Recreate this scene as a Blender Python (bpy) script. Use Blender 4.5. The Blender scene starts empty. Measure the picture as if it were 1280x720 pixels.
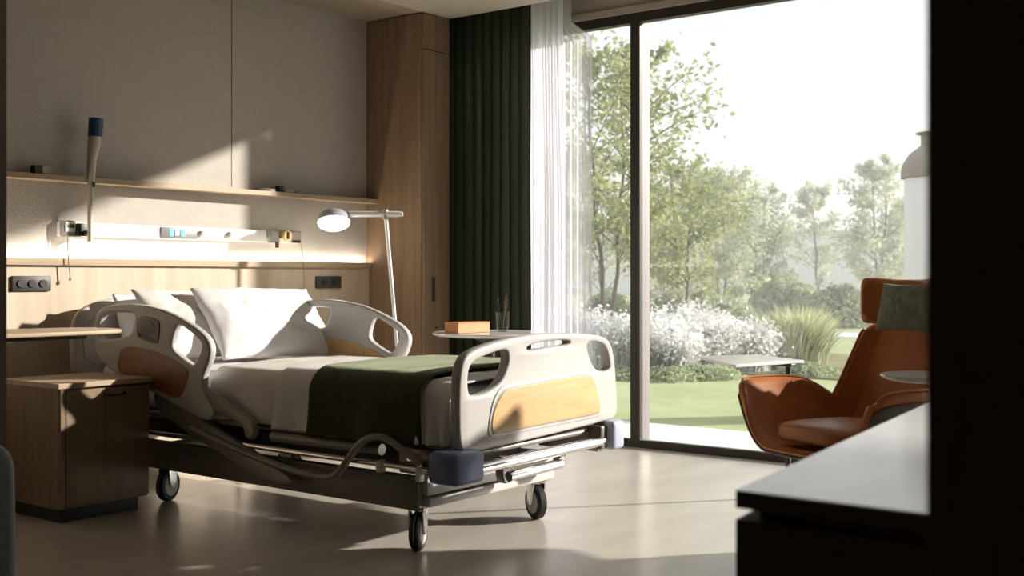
import bpy, bmesh, math, random
from mathutils import Vector, Matrix, noise
import numpy as np
C = bpy.context.scene.collection
S = bpy.context.scene
random.seed(4)
PI = math.pi

# ------------------------------------------------------------------ camera, sky, sun, exposure
cam = bpy.data.cameras.new('camera'); co = bpy.data.objects.new('camera', cam); C.objects.link(co)
co.location = (0, 0, 1.0); co.rotation_euler = (PI/2, 0, math.radians(37.48 - 90))
cam.sensor_width = 36; cam.lens = 36*1450/1280; cam.shift_y = -13/1280; cam.clip_end = 500
cam.dof.use_dof = True; cam.dof.focus_distance = 4.9; cam.dof.aperture_fstop = 4.5
S.camera = co
S.view_settings.view_transform = 'Standard'; S.view_settings.look = 'None'
S.view_settings.exposure = 0.35; S.view_settings.gamma = 1; S.view_settings.use_curve_mapping = False
W = bpy.data.worlds.new('sky'); S.world = W; W.use_nodes = True
bg = W.node_tree.nodes['Background']
bg.inputs[0].default_value = (.875, .93, .955, 1); bg.inputs[1].default_value = .82
sl = bpy.data.lights.new('sun', 'SUN'); so = bpy.data.objects.new('sun', sl); C.objects.link(so)
sl.energy = 8.4; sl.angle = math.radians(1.5); sl.color = (1, .93, .82)
so.rotation_euler = Vector((-1, .829, -.43)).to_track_quat('-Z', 'Y').to_euler(); so.location = (8, -2, 4)
pl = bpy.data.lights.new('window_portal', 'AREA'); po = bpy.data.objects.new('window_portal', pl); C.objects.link(po)
pl.shape = 'RECTANGLE'; pl.size = 2.55; pl.size_y = 8.7; pl.cycles.is_portal = True
po.location = (6.09, .4, 1.26); po.rotation_euler = (0, PI/2, 0)

# ------------------------------------------------------------------ materials
def mat(name, col, rough=.5, metal=0, spec=.5):
    m = bpy.data.materials.new(name); m.use_nodes = True
    b = m.node_tree.nodes['Principled BSDF']
    b.inputs['Base Color'].default_value = (*col, 1); b.inputs['Roughness'].default_value = rough
    b.inputs['Metallic'].default_value = metal; b.inputs['Specular IOR Level'].default_value = spec
    return m
def nodes(m): return m.node_tree.nodes, m.node_tree.links, m.node_tree.nodes['Principled BSDF']
def vary(m, c1, c2, scale=8, stretch=(1, 1, 1), detail=4, bump=0, bscale=None, lo=.3, hi=.7, dist=0):
    n, l, b = nodes(m)
    tc = n.new('ShaderNodeTexCoord'); mp = n.new('ShaderNodeMapping'); mp.inputs['Scale'].default_value = stretch
    nz = n.new('ShaderNodeTexNoise'); nz.inputs['Scale'].default_value = scale; nz.inputs['Detail'].default_value = detail
    nz.inputs['Distortion'].default_value = dist
    cr = n.new('ShaderNodeValToRGB'); cr.color_ramp.elements[0].position = lo; cr.color_ramp.elements[1].position = hi
    cr.color_ramp.elements[0].color = (*c1, 1); cr.color_ramp.elements[1].color = (*c2, 1)
    l.new(tc.outputs['Object'], mp.inputs[0]); l.new(mp.outputs[0], nz.inputs['Vector'])
    l.new(nz.outputs['Fac'], cr.inputs[0]); l.new(cr.outputs[0], b.inputs['Base Color'])
    if bump:
        n2 = n.new('ShaderNodeTexNoise'); n2.inputs['Scale'].default_value = bscale or scale; n2.inputs['Detail'].default_value = 3
        bp = n.new('ShaderNodeBump'); bp.inputs['Strength'].default_value = bump; bp.inputs['Distance'].default_value = .01
        l.new((tc if bscale else mp).outputs[0 if not bscale else 'Object'], n2.inputs['Vector'])
        l.new(n2.outputs['Fac'], bp.inputs['Height']); l.new(bp.outputs[0], b.inputs['Normal'])
    return m
def wood(name, c1, c2, st=(9, 9, .5), rough=.5):
    return vary(mat(name, c1, rough), c1, c2, 3.0, st, 6, .06, None, .3, .72, .6)
M = {}
M['oak'] = wood('oak_vertical_grain', (.20, .125, .072), (.30, .20, .125))
M['oak_light'] = wood('pale_oak_panel', (.47, .38, .285), (.59, .49, .38), (6, 6, .5))
M['oak_horizontal'] = wood('oak_horizontal_grain', (.36, .26, .165), (.48, .365, .25), (.5, 9, 9))
M['oak_cabinet'] = wood('cabinet_oak', (.16, .105, .062), (.24, .17, .105))
M['dark_wood'] = wood('dark_stained_wood', (.09, .06, .042), (.12, .08, .055), rough=.7)
M['right_panel'] = wood('dark_walnut_panel', (.22, .15, .105), (.30, .21, .15), rough=.7)
M['wood_inset'] = wood('maple_inset', (.55, .33, .14), (.68, .44, .21), (.6, 8, 8), .4)
M['wall'] = vary(mat('textured_greige_wallcovering', (.5, .45, .4), .9, 0, .2), (.47, .435, .40), (.50, .465, .43), 14, (1, 1, 1), 3, .22, 70)
M['plaster'] = mat('warm_plaster', (.42, .36, .29), .9, 0, .2)
M['ceiling'] = mat('warm_white_ceiling', (.54, .49, .41), .9, 0, .2)
M['niche'] = mat('shaded_niche_ceiling', (.40, .33, .25), .9, 0, .2)  # weaker light over the niche put into a darker ceiling colour
M['dark_wall'] = mat('dark_brown_wall', (.05, .038, .028), .85, 0, .2)
M['partition'] = mat('brown_partition', (.16, .125, .10), .8, 0, .2)
M['frame'] = mat('dark_bronze_frame', (.040, .032, .025), .45)
M['alu'] = mat('pale_aluminium', (.26, .24, .25), .4, .1)
M['plastic'] = mat('warm_white_plastic', (.51, .495, .49), .38)
M['grey_plastic'] = mat('grey_plastic', (.30, .29, .28), .45)
M['steel_paint'] = mat('grey_painted_steel', (.27, .25, .235), .38, .25)
M['chrome'] = mat('chrome', (.80, .79, .78), .16, 1)
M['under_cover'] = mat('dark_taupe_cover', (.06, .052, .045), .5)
M['blue_plastic'] = mat('slate_blue_plastic', (.16, .22, .42), .4)
M['pale_blue'] = mat('pale_blue_plastic', (.42, .47, .62), .4)
M['black'] = mat('black_plastic', (.012, .012, .012), .45)
M['screen'] = mat('dark_screen', (.03, .03, .04), .2)
M['rubber'] = mat('black_rubber', (.015, .014, .013), .6)
M['linen'] = vary(mat('white_linen', (.82, .81, .82), .85, 0, .2), (.80, .79, .80), (.85, .84, .85), 6, (1, 1, 1), 3, .25, 14)
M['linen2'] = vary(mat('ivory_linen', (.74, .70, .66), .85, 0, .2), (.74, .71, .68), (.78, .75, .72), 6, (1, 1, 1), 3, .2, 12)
M['green_throw'] = vary(mat('olive_green_wool', (.08, .10, .05), .95, 0, .1), (.042, .048, .026), (.058, .066, .038), 20, (1, 1, 1), 3, .25, 60)
M['green_throw'].node_tree.nodes['Principled BSDF'].inputs['Sheen Weight'].default_value = .4
M['green_throw'].node_tree.nodes['Principled BSDF'].inputs['Sheen Tint'].default_value = (.7, .75, .55, 1)
M['curtain'] = vary(mat('dark_green_curtain', (.03, .04, .022), .9, 0, .15), (.036, .043, .028), (.050, .058, .038), 30, (1, 1, .1), 3)
def add_translucent(m, col, f):
    n, l, b = nodes(m); t = n.new('ShaderNodeBsdfTranslucent'); t.inputs[0].default_value = (*col, 1); mx = n.new('ShaderNodeMixShader'); mx.inputs[0].default_value = f
    l.new(b.outputs[0], mx.inputs[1]); l.new(t.outputs[0], mx.inputs[2]); l.new(mx.outputs[0], n['Material Output'].inputs['Surface'])
add_translucent(M['curtain'], (.075, .085, .055), .35)
M['orange'] = vary(mat('burnt_orange_leather', (.55, .19, .06), .5, 0, .4), (.52, .18, .055), (.60, .22, .07), 10)
M['orange_pad'] = mat('tan_orange_leather', (.50, .20, .085), .45)
M['shell'] = mat('taupe_shell', (.14, .12, .10), .45)
M['cushion'] = vary(mat('grey_green_fabric', (.12, .135, .11), .9, 0, .2), (.20, .22, .185), (.25, .27, .23), 20, (1, 1, 1), 3, .2, 40)
M['white_top'] = vary(mat('white_laminate', (.84, .83, .85), .16, 0, 1.0), (.74, .73, .76), (.80, .79, .81), 3, (1, 5, 1), 4)
M['white'] = mat('white_paint', (.8, .8, .8), .4)
M['lamp_shade'] = mat('grey_blue_lamp_metal', (.42, .43, .50), .4, .1)
M['beige_metal'] = mat('beige_metal', (.36, .31, .27), .5)
M['orange_box'] = wood('orange_lacquered_box', (.48, .19, .06), (.56, .24, .08), (9, .6, 9))
M['box_lid'] = wood('pale_box_top', (.54, .30, .13), (.60, .35, .17), (.6, 9, 9))
M['navy'] = mat('navy_blue_cap', (.018, .055, .13), .45)
M['putty'] = mat('putty_plastic', (.50, .45, .37), .5)
M['gold'] = mat('brass_dial', (.75, .58, .30), .4, .3)
M['grey_fabric'] = vary(mat('charcoal_fabric', (.10, .11, .11), .8), (.15, .16, .165), (.19, .20, .205), 40)
M['rail_inset'] = wood('shaded_wood_inset', (.22, .09, .035), (.30, .13, .055), (.6, 8, 8), .4)  # near rail inset: its shade is put into a darker wood colour
M['keypad'] = mat('violet_grey_keypad', (.07, .062, .075), .35)
M['socket_plate'] = mat('dark_socket_plate', (.042, .036, .03), .5)
M['piping'] = mat('pale_piping', (.35, .34, .32), .5)
M['bark'] = mat('grey_brown_bark', (.13, .10, .07), .9)
M['stem'] = mat('dry_stem', (.12, .08, .05), .9)
M['paving'] = vary(mat('pale_stone_paving', (.72, .70, .70), .8), (.70, .69, .69), (.76, .75, .75), 2)
M['lawn'] = vary(mat('lawn_green', (.25, .33, .09), 1, 0, 0), (.36, .41, .22), (.46, .50, .31), 1.6, (1, 1, 1), 6, .3, 30)
M['soil'] = vary(mat('dry_soil', (.25, .22, .14), 1, 0, 0), (.20, .20, .11), (.34, .31, .2), 3)
M['concrete'] = mat('pale_grey_render', (.78, .80, .81), .9)
def floor_mat():
    m = mat('greige_vinyl_floor', (.4, .34, .27), .25, 0, .85)
    vary(m, (.54, .495, .44), (.65, .605, .55), 1.3, (1, 3, 1), 5, .03, 4); return m
M['floor'] = floor_mat()
def leaf(name, c, tr=.35):
    m = bpy.data.materials.new(name); m.use_nodes = True; n, l = m.node_tree.nodes, m.node_tree.links; n.clear()
    o = n.new('ShaderNodeOutputMaterial'); d = n.new('ShaderNodeBsdfDiffuse'); t = n.new('ShaderNodeBsdfTranslucent'); mx = n.new('ShaderNodeMixShader')
    tc = n.new('ShaderNodeTexCoord'); nz = n.new('ShaderNodeTexNoise'); nz.inputs['Scale'].default_value = 1.7; nz.inputs['Detail'].default_value = 5
    cr = n.new('ShaderNodeValToRGB'); cr.color_ramp.elements[0].position = .35; cr.color_ramp.elements[1].position = .65
    cr.color_ramp.elements[0].color = (c[0]*.75, c[1]*.75, c[2]*.75, 1); cr.color_ramp.elements[1].color = (min(1, c[0]*1.3), min(1, c[1]*1.25), min(1, c[2]*1.25), 1)
    l.new(tc.outputs['Object'], nz.inputs['Vector']); l.new(nz.outputs['Fac'], cr.inputs[0])
    l.new(cr.outputs[0], d.inputs[0]); l.new(cr.outputs[0], t.inputs[0]); mx.inputs[0].default_value = tr
    l.new(d.outputs[0], mx.inputs[1]); l.new(t.outputs[0], mx.inputs[2]); l.new(mx.outputs[0], o.inputs[0]); return m
M['leaf'] = leaf('birch_leaf', (.38, .42, .21)); M['leaf_far'] = leaf('haze_paled_leaf', (.56, .60, .45))  # leaf greens paled, the far ones most, to stand in for haze
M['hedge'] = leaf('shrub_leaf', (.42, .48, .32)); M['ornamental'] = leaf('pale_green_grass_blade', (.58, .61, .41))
M['flower'] = leaf('white_blossom', (.82, .81, .80), .4)
def mix_trans(name, col, fac, second='ShaderNodeBsdfTranslucent', k=.5):
    m = bpy.data.materials.new(name); m.use_nodes = True; n, l = m.node_tree.nodes, m.node_tree.links; n.clear()
    o = n.new('ShaderNodeOutputMaterial'); d = n.new('ShaderNodeBsdfDiffuse'); t = n.new(second); tr = n.new('ShaderNodeBsdfTransparent')
    a = n.new('ShaderNodeMixShader'); b = n.new('ShaderNodeMixShader')
    d.inputs[0].default_value = t.inputs[0].default_value = (*col, 1); a.inputs[0].default_value = k; b.inputs[0].default_value = fac
    l.new(d.outputs[0], a.inputs[1]); l.new(t.outputs[0], a.inputs[2]); l.new(a.outputs[0], b.inputs[1]); l.new(tr.outputs[0], b.inputs[2])
    l.new(b.outputs[0], o.inputs[0]); return m
M['sheer'] = mix_trans('sheer_voile', (.96, .94, 1.0), .12, k=.85)
M['sheer2'] = mix_trans('light_sheer_voile', (.96, .94, 1.0), .60, k=.8)
M['opal'] = mix_trans('opal_tube', (.9, .9, .92), .0, k=.6)
def glass(name, g=.06, tint=(1, 1, 1)):
    m = bpy.data.materials.new(name); m.use_nodes = True; n, l = m.node_tree.nodes, m.node_tree.links; n.clear()
    o = n.new('ShaderNodeOutputMaterial'); t = n.new('ShaderNodeBsdfTransparent'); t.inputs[0].default_value = (*tint, 1)
    gl = n.new('ShaderNodeBsdfGlossy'); gl.inputs['Roughness'].default_value = .02
    lw = n.new('ShaderNodeLayerWeight'); pw = n.new('ShaderNodeMath'); pw.operation = 'POWER'; pw.inputs[1].default_value = 5
    fr = n.new('ShaderNodeMath'); fr.operation = 'MULTIPLY_ADD'; fr.inputs[1].default_value = .8; fr.inputs[2].default_value = .03
    l.new(lw.outputs['Facing'], pw.inputs[0]); l.new(pw.outputs[0], fr.inputs[0])
    mx = n.new('ShaderNodeMixShader'); l.new(fr.outputs[0], mx.inputs[0]); l.new(t.outputs[0], mx.inputs[1]); l.new(gl.outputs[0], mx.inputs[2])
    l.new(mx.outputs[0], o.inputs[0]); return m
M['glass'] = glass('clear_window_glass'); M['drinking_glass'] = glass('drinking_glass', tint=(.9, .92, .92))
def emit(name, col, s):
    m = mat(name, col, .4); b = m.node_tree.nodes['Principled BSDF']
    b.inputs['Emission Color'].default_value = (*col, 1); b.inputs['Emission Strength'].default_value = s; return m
M['lamp_glow'] = emit('lit_diffuser', (1, .95, .86), 3.0)
M['led'] = emit('led_strip_light', (1, .91, .76), 30)
M['cyan'] = emit('cyan_display', (.10, .75, .85), .9)
M['column_glow'] = emit('lit_opal_tube', (.70, .69, .71), .15)

# ------------------------------------------------------------------ helpers
def tag(o, label=None, cat=None, group=None, kind=None):
    if label: o['label'] = label
    if cat: o['category'] = cat
    if group: o['group'] = group
    if kind: o['kind'] = kind
    return o
def empty(name, loc, label, cat, rz=0, group=None):
    o = bpy.data.objects.new(name, None); C.objects.link(o); o.location = loc; o.rotation_euler = (0, 0, rz); o.empty_display_size = .1
    return tag(o, label, cat, group)
def copy_tree(o, parent=None):
    c = o.copy(); C.objects.link(c); c.parent = parent
    for ch in [x for x in bpy.data.objects if x.parent == o]: copy_tree(ch, c)
    return c
def smooth_path(p, closed=False, n=2):
    p = [Vector(q) for q in p]
    for _ in range(n):
        out = []; N = len(p)
        rng = range(N if closed else N-1)
        if not closed: out.append(p[0])
        for i in rng:
            a, b = p[i], p[(i+1) % N]
            out += [a*.75+b*.25, a*.25+b*.75]
        if not closed: out.append(p[-1])
        p = out
    return p
class MB:
    def __init__(s): s.bm = bmesh.new()
    def box(s, x0, x1, y0, y1, z0, z1, bev=0, seg=2):
        t = bmesh.new(); bmesh.ops.create_cube(t, size=1)
        for v in t.verts: v.co = Vector(((x0+x1)/2+v.co.x*(x1-x0), (y0+y1)/2+v.co.y*(y1-y0), (z0+z1)/2+v.co.z*(z1-z0)))
        if bev: bmesh.ops.bevel(t, geom=t.edges[:], offset=bev, segments=seg, profile=.5, affect='EDGES')
        s.merge(t); return s
    def merge(s, t, mtx=None):
        me = bpy.data.meshes.new('t'); t.to_mesh(me); t.free()
        if mtx: me.transform(mtx)
        s.bm.from_mesh(me); bpy.data.meshes.remove(me)
    def raw(s, vs, fs):
        v = [s.bm.verts.new(q) for q in vs]
        for f in fs:
            try: s.bm.faces.new([v[i] for i in f])
            except ValueError: pass
        return s
    def tube(s, path, r, seg=12, smooth=0, cap=True):
        p = smooth_path(path, n=smooth) if smooth else [Vector(q) for q in path]
        N = len(p); rs = r if callable(r) else (lambda f: r)
        t0 = (p[1]-p[0]).normalized(); up = Vector((0, 0, 1)) if abs(t0.z) < .9 else Vector((1, 0, 0))
        nrm = t0.cross(up).normalized(); vs = []; fs = []; pt = t0
        for i in range(N):
            t = ((p[min(i+1, N-1)]-p[i]).normalized()+(p[i]-p[max(i-1, 0)]).normalized()).normalized()
            nrm = (pt.rotation_difference(t) @ nrm); nrm = (nrm - t*nrm.dot(t)).normalized(); pt = t
            b = t.cross(nrm); rr = rs(i/(N-1))
            for k in range(seg):
                a = 2*PI*k/seg; vs.append(p[i]+nrm*math.cos(a)*rr+b*math.sin(a)*rr)
        for i in range(N-1):
            for k in range(seg): k2 = (k+1) % seg; fs.append((i*seg+k, i*seg+k2, (i+1)*seg+k2, (i+1)*seg+k))
        if cap: fs.append(tuple(range(seg))[::-1]); fs.append(tuple((N-1)*seg+k for k in range(seg)))
        return s.raw(vs, fs)
    def lathe(s, prof, o=(0, 0, 0), axis='Z', seg=32):
        vs = []; fs = []; o = Vector(o)
        for (r, h) in prof:
            for k in range(seg):
                a = 2*PI*k/seg; x, y = max(r, 1e-4)*math.cos(a), max(r, 1e-4)*math.sin(a)
                q = {'Z': (x, y, h), 'X': (h, x, y), 'Y': (y, h, x)}[axis]; vs.append(o+Vector(q))
        for i in range(len(prof)-1):
            for k in range(seg): k2 = (k+1) % seg; fs.append((i*seg+k, i*seg+k2, (i+1)*seg+k2, (i+1)*seg+k))
        return s.raw(vs, fs)
    def grid(s, f, nu, nv, cu=False):
        vs = [f(i/nu, j/nv) for i in range(nu+1) for j in range(nv+1)]
        fs = [(i*(nv+1)+j, (i+1)*(nv+1)+j, (i+1)*(nv+1)+j+1, i*(nv+1)+j+1) for i in range(nu) for j in range(nv)]
        return s.raw(vs, fs)
    def plate(s, outs, c0, c1, plane='YZ', bev=.008, sm=2):
        cu = bpy.data.curves.new('c', 'CURVE'); cu.dimensions = '2D'; cu.fill_mode = 'BOTH'
        h = (c1-c0)/2; b = min(bev, h*.98); cu.extrude = h-b; cu.bevel_depth = b; cu.bevel_resolution = 3; cu.offset = -b
        for o in outs:
            p = smooth_path([(a, q, 0) for a, q in o], True, sm); sp = cu.splines.new('POLY'); sp.points.add(len(p)-1)
            for i, q in enumerate(p): sp.points[i].co = (q.x, q.y, 0, 1)
            sp.use_cyclic_u = True
        ob = bpy.data.objects.new('c', cu); me = bpy.data.meshes.new_from_object(ob); m = (c0+c1)/2
        for v in me.vertices:
            a, q, w = v.co
            v.co = {'YZ': (m+w, a, q), 'XZ': (a, m-w, q), 'XY': (a, q, m+w)}[plane]
        s.bm.from_mesh(me); bpy.data.objects.remove(ob); bpy.data.curves.remove(cu); bpy.data.meshes.remove(me); return s
    def lounge(s):
        for v in s.bm.verts: v.co = Vector((v.co.x*.9, v.co.y*.9, .1+v.co.z*.9))
        return s
    def build(s, name, m, parent=None, smooth=True, solid=0, off=0, sub=0, angle=40):
        bmesh.ops.remove_doubles(s.bm, verts=s.bm.verts, dist=1e-5)
        bmesh.ops.recalc_face_normals(s.bm, faces=s.bm.faces)
        me = bpy.data.meshes.new(name); s.bm.to_mesh(me); s.bm.free()
        if parent is not None:
            L = Vector((0, 0, 0)); q = parent; 
            while q is not None: L += q.location; q = q.parent
            if not parent.get('_local') and not any_local(parent): me.transform(Matrix.Translation(-L))
        me.materials.append(m)
        o = bpy.data.objects.new(name, me); C.objects.link(o); o.parent = parent
        if smooth:
            for p in me.polygons: p.use_smooth = True
            me.set_sharp_from_angle(angle=math.radians(angle))
        if solid: md = o.modifiers.new('solid', 'SOLIDIFY'); md.thickness = solid; md.offset = off
        if sub: md = o.modifiers.new('sub', 'SUBSURF'); md.levels = sub; md.render_levels = sub
        return o
LOCAL = set()
def any_local(o):
    while o is not None:
        if o.name in LOCAL: return True
        o = o.parent
    return False
def struct(name, mb, m, parent=None, **k): o = mb.build(name, m, parent, **k); o['kind'] = 'structure'; return o
def n3(x, y, z=0, s=1): return noise.noise(Vector((x*s, y*s, z*s)))

# ------------------------------------------------------------------ the room
struct('floor', MB().box(-1.5, 5.98, -4.1, 5.1, -.1, 0), M['floor'], smooth=False)
struct('wall_head', MB().box(-1.5, 6.1, 5.0, 5.15, 0, 2.9), M['wall'], smooth=False)
struct('trim_1', MB().box(4.037, 4.041, 4.9985, 5.0, 1.49, 2.556), M['frame'], smooth=False)          # seam between the wall panels
struct('trim_2', MB().box(1.0, 5.063, 4.975, 5.0, 0, 1.058), M['oak_light'], smooth=False)            # oak wainscot
struct('trim_3', MB().box(1.0, 5.063, 4.955, 5.0, 1.058, 1.083).box(1.0, 5.063, 4.955, 4.962, 1.083, 1.09), M['oak_horizontal'], smooth=False)
led = MB().box(2.2, 5.05, 4.968, 4.982, 1.083, 1.0855).build('led_strip', M['led'], smooth=False)
tag(led, 'warm light strip glowing along the oak ledge behind the bed', 'light')
struct('ceiling', MB().box(-1.5, 5.29, -4.1, 4.53, 2.55, 2.62), M['ceiling'], smooth=False)
struct('trim_4', MB().box(-1.5, 5.29, 4.53, 5.0, 2.556, 2.62), M['niche'], smooth=False)
struct('trim_5', MB().box(5.2, 6.1, -4.1, 5.1, 2.86, 2.92), M['plaster'], smooth=False)               # top of the curtain recess
struct('trim_6', MB().box(5.29, 5.31, -4.1, 5.0, 2.62, 2.87), M['plaster'], smooth=False)
struct('wall_window', MB().box(5.87, 6.07, -4.1, -3.9, 0, 2.9).box(5.87, 6.07, -1.9, .06, 0, 2.9).box(5.87, 6.07, 4.72, 5.0, 0, 2.9).box(5.87, 6.07, -3.9, 4.72, 2.60, 2.9), M['ceiling'], smooth=False)
struct('trim_7', MB().box(5.85, 5.99, .06, 4.72, 2.562, 2.60), M['ceiling'], smooth=False)
struct('wall_back', MB().box(-1.5, 6.07, -4.2, -4.1, 0, 2.9), M['dark_wall'], smooth=False)
struct('wall_left', MB().box(-1.6, -1.5, -4.2, 5.1, 0, 2.9), M['dark_wall'], smooth=False)
struct('wall_partition', MB().box(-1.5, 1.85, 3.34, 3.44, 0, 2.55), M['partition'], smooth=False)
struct('wall_right', MB().box(.9, 1.0, -2.5, .2896, 0, 2.55, .002), M['right_panel'], smooth=False)
# window
fr = MB().box(5.87, 5.91, .06, 4.72, .0, .045).box(5.87, 5.93, .06, 4.72, 2.505, 2.562).box(5.87, 5.90, 3.554, 3.619, .045, 2.505)
fr.box(5.87, 5.93, .06, .11, .045, 2.505).box(5.87, 5.93, 4.66, 4.72, .045, 2.505)
win = struct('window_1', fr, M['frame'], smooth=False)
of = MB().box(5.905, 5.94, 3.556, 3.617, .0, 2.505).box(5.945, 5.985, 3.556, 3.617, .0, 2.505).box(5.92, 5.97, 3.565, 3.608, 0, 2.5).box(5.91, 5.99, .06, 4.72, -.03, .022)
of.build('outer_frame', M['alu'], win, smooth=False)['label'] = 'pale aluminium outer frame'
MB().box(5.925, 5.931, .11, 3.56, .02, 2.51).box(5.925, 5.931, 3.612, 4.66, .02, 2.51).build('glass_pane', M['glass'], win, smooth=False)

w2 = struct('unseen_fill_window', MB().box(5.87, 5.93, -3.9, -1.9, 0, .05).box(5.87, 5.93, -3.9, -1.9, 2.51, 2.6).box(5.87, 5.93, -3.9, -3.85, .05, 2.51).box(5.87, 5.93, -1.95, -1.9, .05, 2.51), M['frame'], smooth=False)  # out-of-view bay, added to bring light onto the desk and footboard
MB().box(5.897, 5.903, -3.85, -1.95, .05, 2.51).build('glass_pane', M['glass'], w2, smooth=False)

# ------------------------------------------------------------------ tall wardrobe beside the head wall
w = empty('wardrobe', (5.18, 4.77, 0), 'tall oak wardrobe column between the bed wall and the green curtain', 'wardrobe')
MB().box(5.063, 5.292, 4.55, 4.998, 0, 2.549).build('body', M['oak'], w, smooth=False)
MB().box(5.068, 5.290, 4.531, 4.549, .06, 2.335, .001).build('door', M['oak'], w, smooth=False)
MB().box(5.068, 5.290, 4.531, 4.549, 2.341, 2.546, .001).build('upper_door', M['oak'], w, smooth=False)
MB().box(5.135, 5.155, 4.522, 4.531, .86, 1.0, .002).build('door_handle', M['frame'], w, smooth=False)
MB().box(5.165, 5.185, 4.524, 4.531, .70, .708).build('lock', M['frame'], w, smooth=False)

# ------------------------------------------------------------------ wall shelf with small things
sh = MB().box(1.0, 5.063, 4.90, 5.0, 1.447, 1.472, .001).build('wall_shelf', M['oak_horizontal'], smooth=False)
tag(sh, 'long thin oak shelf running along the wall above the bed', 'shelf')
b = MB().box(2.862, 2.898, 4.925, 4.965, 1.472, 1.512, .002).build('small_box', M['black'], smooth=False)
tag(b, 'small black cube at the left end of the wall shelf', 'box')
b = MB().box(2.903, 2.947, 4.93, 4.97, 1.472, 1.510, .003).build('small_box', M['wall'], smooth=False)
tag(b, 'small beige block beside the black cube at the left end of the shelf', 'box')
b = MB().box(4.31, 4.34, 4.925, 4.965, 1.472, 1.508, .002).build('small_box', M['black'], smooth=False)
tag(b, 'small black cube on the right half of the wall shelf', 'box')
b = MB().box(4.35, 4.42, 4.925, 4.965, 1.472, 1.494, .008).build('small_dish', M['putty'])
tag(b, 'low pale block right of the black cube on the shelf', 'box')
b = MB().tube([(4.42, 4.93, 1.476), (4.44, 4.93, 1.484), (4.47, 4.93, 1.492)], .003, 6).build('pen', M['alu'])
tag(b, 'thin grey pen lying at the right of the shelf clutter', 'pen')
b = MB().lathe([(0, .0), (.045, 0), (.05, .012), (.03, .016), (0, .014)], (4.235, 4.945, 1.472)).build('small_dish', M['putty'])
tag(b, 'flat grey dish left of the black cube on the shelf', 'dish')

# ------------------------------------------------------------------ medical rail
r = empty('medical_rail', (3.75, 5, 1.19), 'white medical supply rail on the wall above the glowing ledge', 'rail')
MB().box(3.014, 4.50, 4.975, 4.9985, 1.195, 1.262, .004).build('rail_body', M['white'], r)
MB().box(3.014, 3.115, 4.955, 4.976, 1.191, 1.268, .004).build('socket_housing', M['grey_plastic'], r)
MB().box(3.028, 3.082, 4.950, 4.957, 1.215, 1.262, .003).build('socket', M['white'], r)
MB().lathe([(0, -.006), (.009, -.006), (.009, .004)], (3.066, 4.952, 1.242), 'Y', 12).lathe([(0, -.006), (.009, -.006), (.009, .004)], (3.052, 4.952, 1.242), 'Y', 12).build('socket_hole', M['black'], r)
MB().box(3.085, 3.14, 4.935, 4.956, 1.195, 1.255, .004).build('bracket', M['black'], r)
d = MB().box(3.57, 3.79, 4.968, 4.976, 1.20, 1.256, .002).build('display', M['alu'], r)
for x in (3.63, 3.70): MB().box(x-.012, x+.012, 4.965, 4.969, 1.212, 1.246).build('digit', M['cyan'], d, smooth=False)
MB().box(3.652, 3.678, 4.966, 4.969, 1.214, 1.244).build('digit', M['pale_blue'], d, smooth=False)
for x in (3.815, 4.0):
    MB().lathe([(.016, .002), (.016, -.012), (.010, -.02), (0, -.02)], (x, 4.975, 1.228), 'Y', 16).build('knob', M['grey_plastic'], r)
MB().box(4.27, 4.335, 4.955, 4.976, 1.192, 1.262, .003).build('valve_block', M['grey_plastic'], r)
kn = MB().lathe([(.02, .005), (.034, 0), (.034, -.035), (.028, -.042), (0, -.042)], (4.375, 4.968, 1.232), 'Y', 24).build('dial', M['gold'], r)
MB().box(4.365, 4.377, 4.918, 4.926, 1.215, 1.255, .001).build('dial_mark', M['black'], kn, smooth=False)
MB().box(4.42, 4.50, 4.957, 4.976, 1.195, 1.262, .006).build('outlet', M['beige_metal'], r)
MB().box(4.43, 4.49, 4.952, 4.960, 1.196, 1.212, .002).build('outlet_slot', M['black'], r)
MB().box(4.305, 4.325, 4.945, 4.957, 1.165, 1.198, .002).build('hose_clip', M['black'], r)
c = MB().tube([(4.49, 4.955, 1.21), (4.50, 4.945, 1.12), (4.515, 4.95, 1.0), (4.53, 4.962, .88)], .0022, 6, 2).build('pull_cord', M['alu'])
tag(c, 'thin pale cord hanging from the right end of the medical rail', 'cord')
c = MB().tube([(3.038, 4.947, 1.20), (3.038, 4.942, 1.10), (3.048, 4.94, .995)], .0025, 6, 1).tube([(3.048, 4.94, 1.0), (3.048, 4.94, .985)], .006, 8).build('pull_cord', M['grey_plastic'])
tag(c, 'thin dark cord hanging from the left end of the medical rail', 'cord')
# wand
wd = empty('handset_wand', (3.12, 4.90, 1.18), 'tall tapered putty-coloured wand with a navy blue cap standing on the medical rail', 'medical instrument')
MB().tube([(3.125, 4.90, 1.17), (3.125, 4.90, 1.30), (3.128, 4.90, 1.42), (3.135, 4.90, 1.56), (3.148, 4.90, 1.64), (3.152, 4.90, 1.67)],
          lambda f: .012 if f < .25 else (.015 if f < .45 else (.022 if f < .65 else .031)), 20).build('handle', M['putty'], wd)
MB().tube([(3.152, 4.90, 1.665), (3.157, 4.90, 1.752)], .033, 20).build('cap', M['navy'], wd)
MB().box(3.128, 3.138, 4.876, 4.885, 1.425, 1.45, .001).build('button', M['black'], wd, smooth=False)
MB().box(3.115, 3.138, 4.905, 4.945, 1.20, 1.222, .003).build('clip', M['black'], wd)
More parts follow.
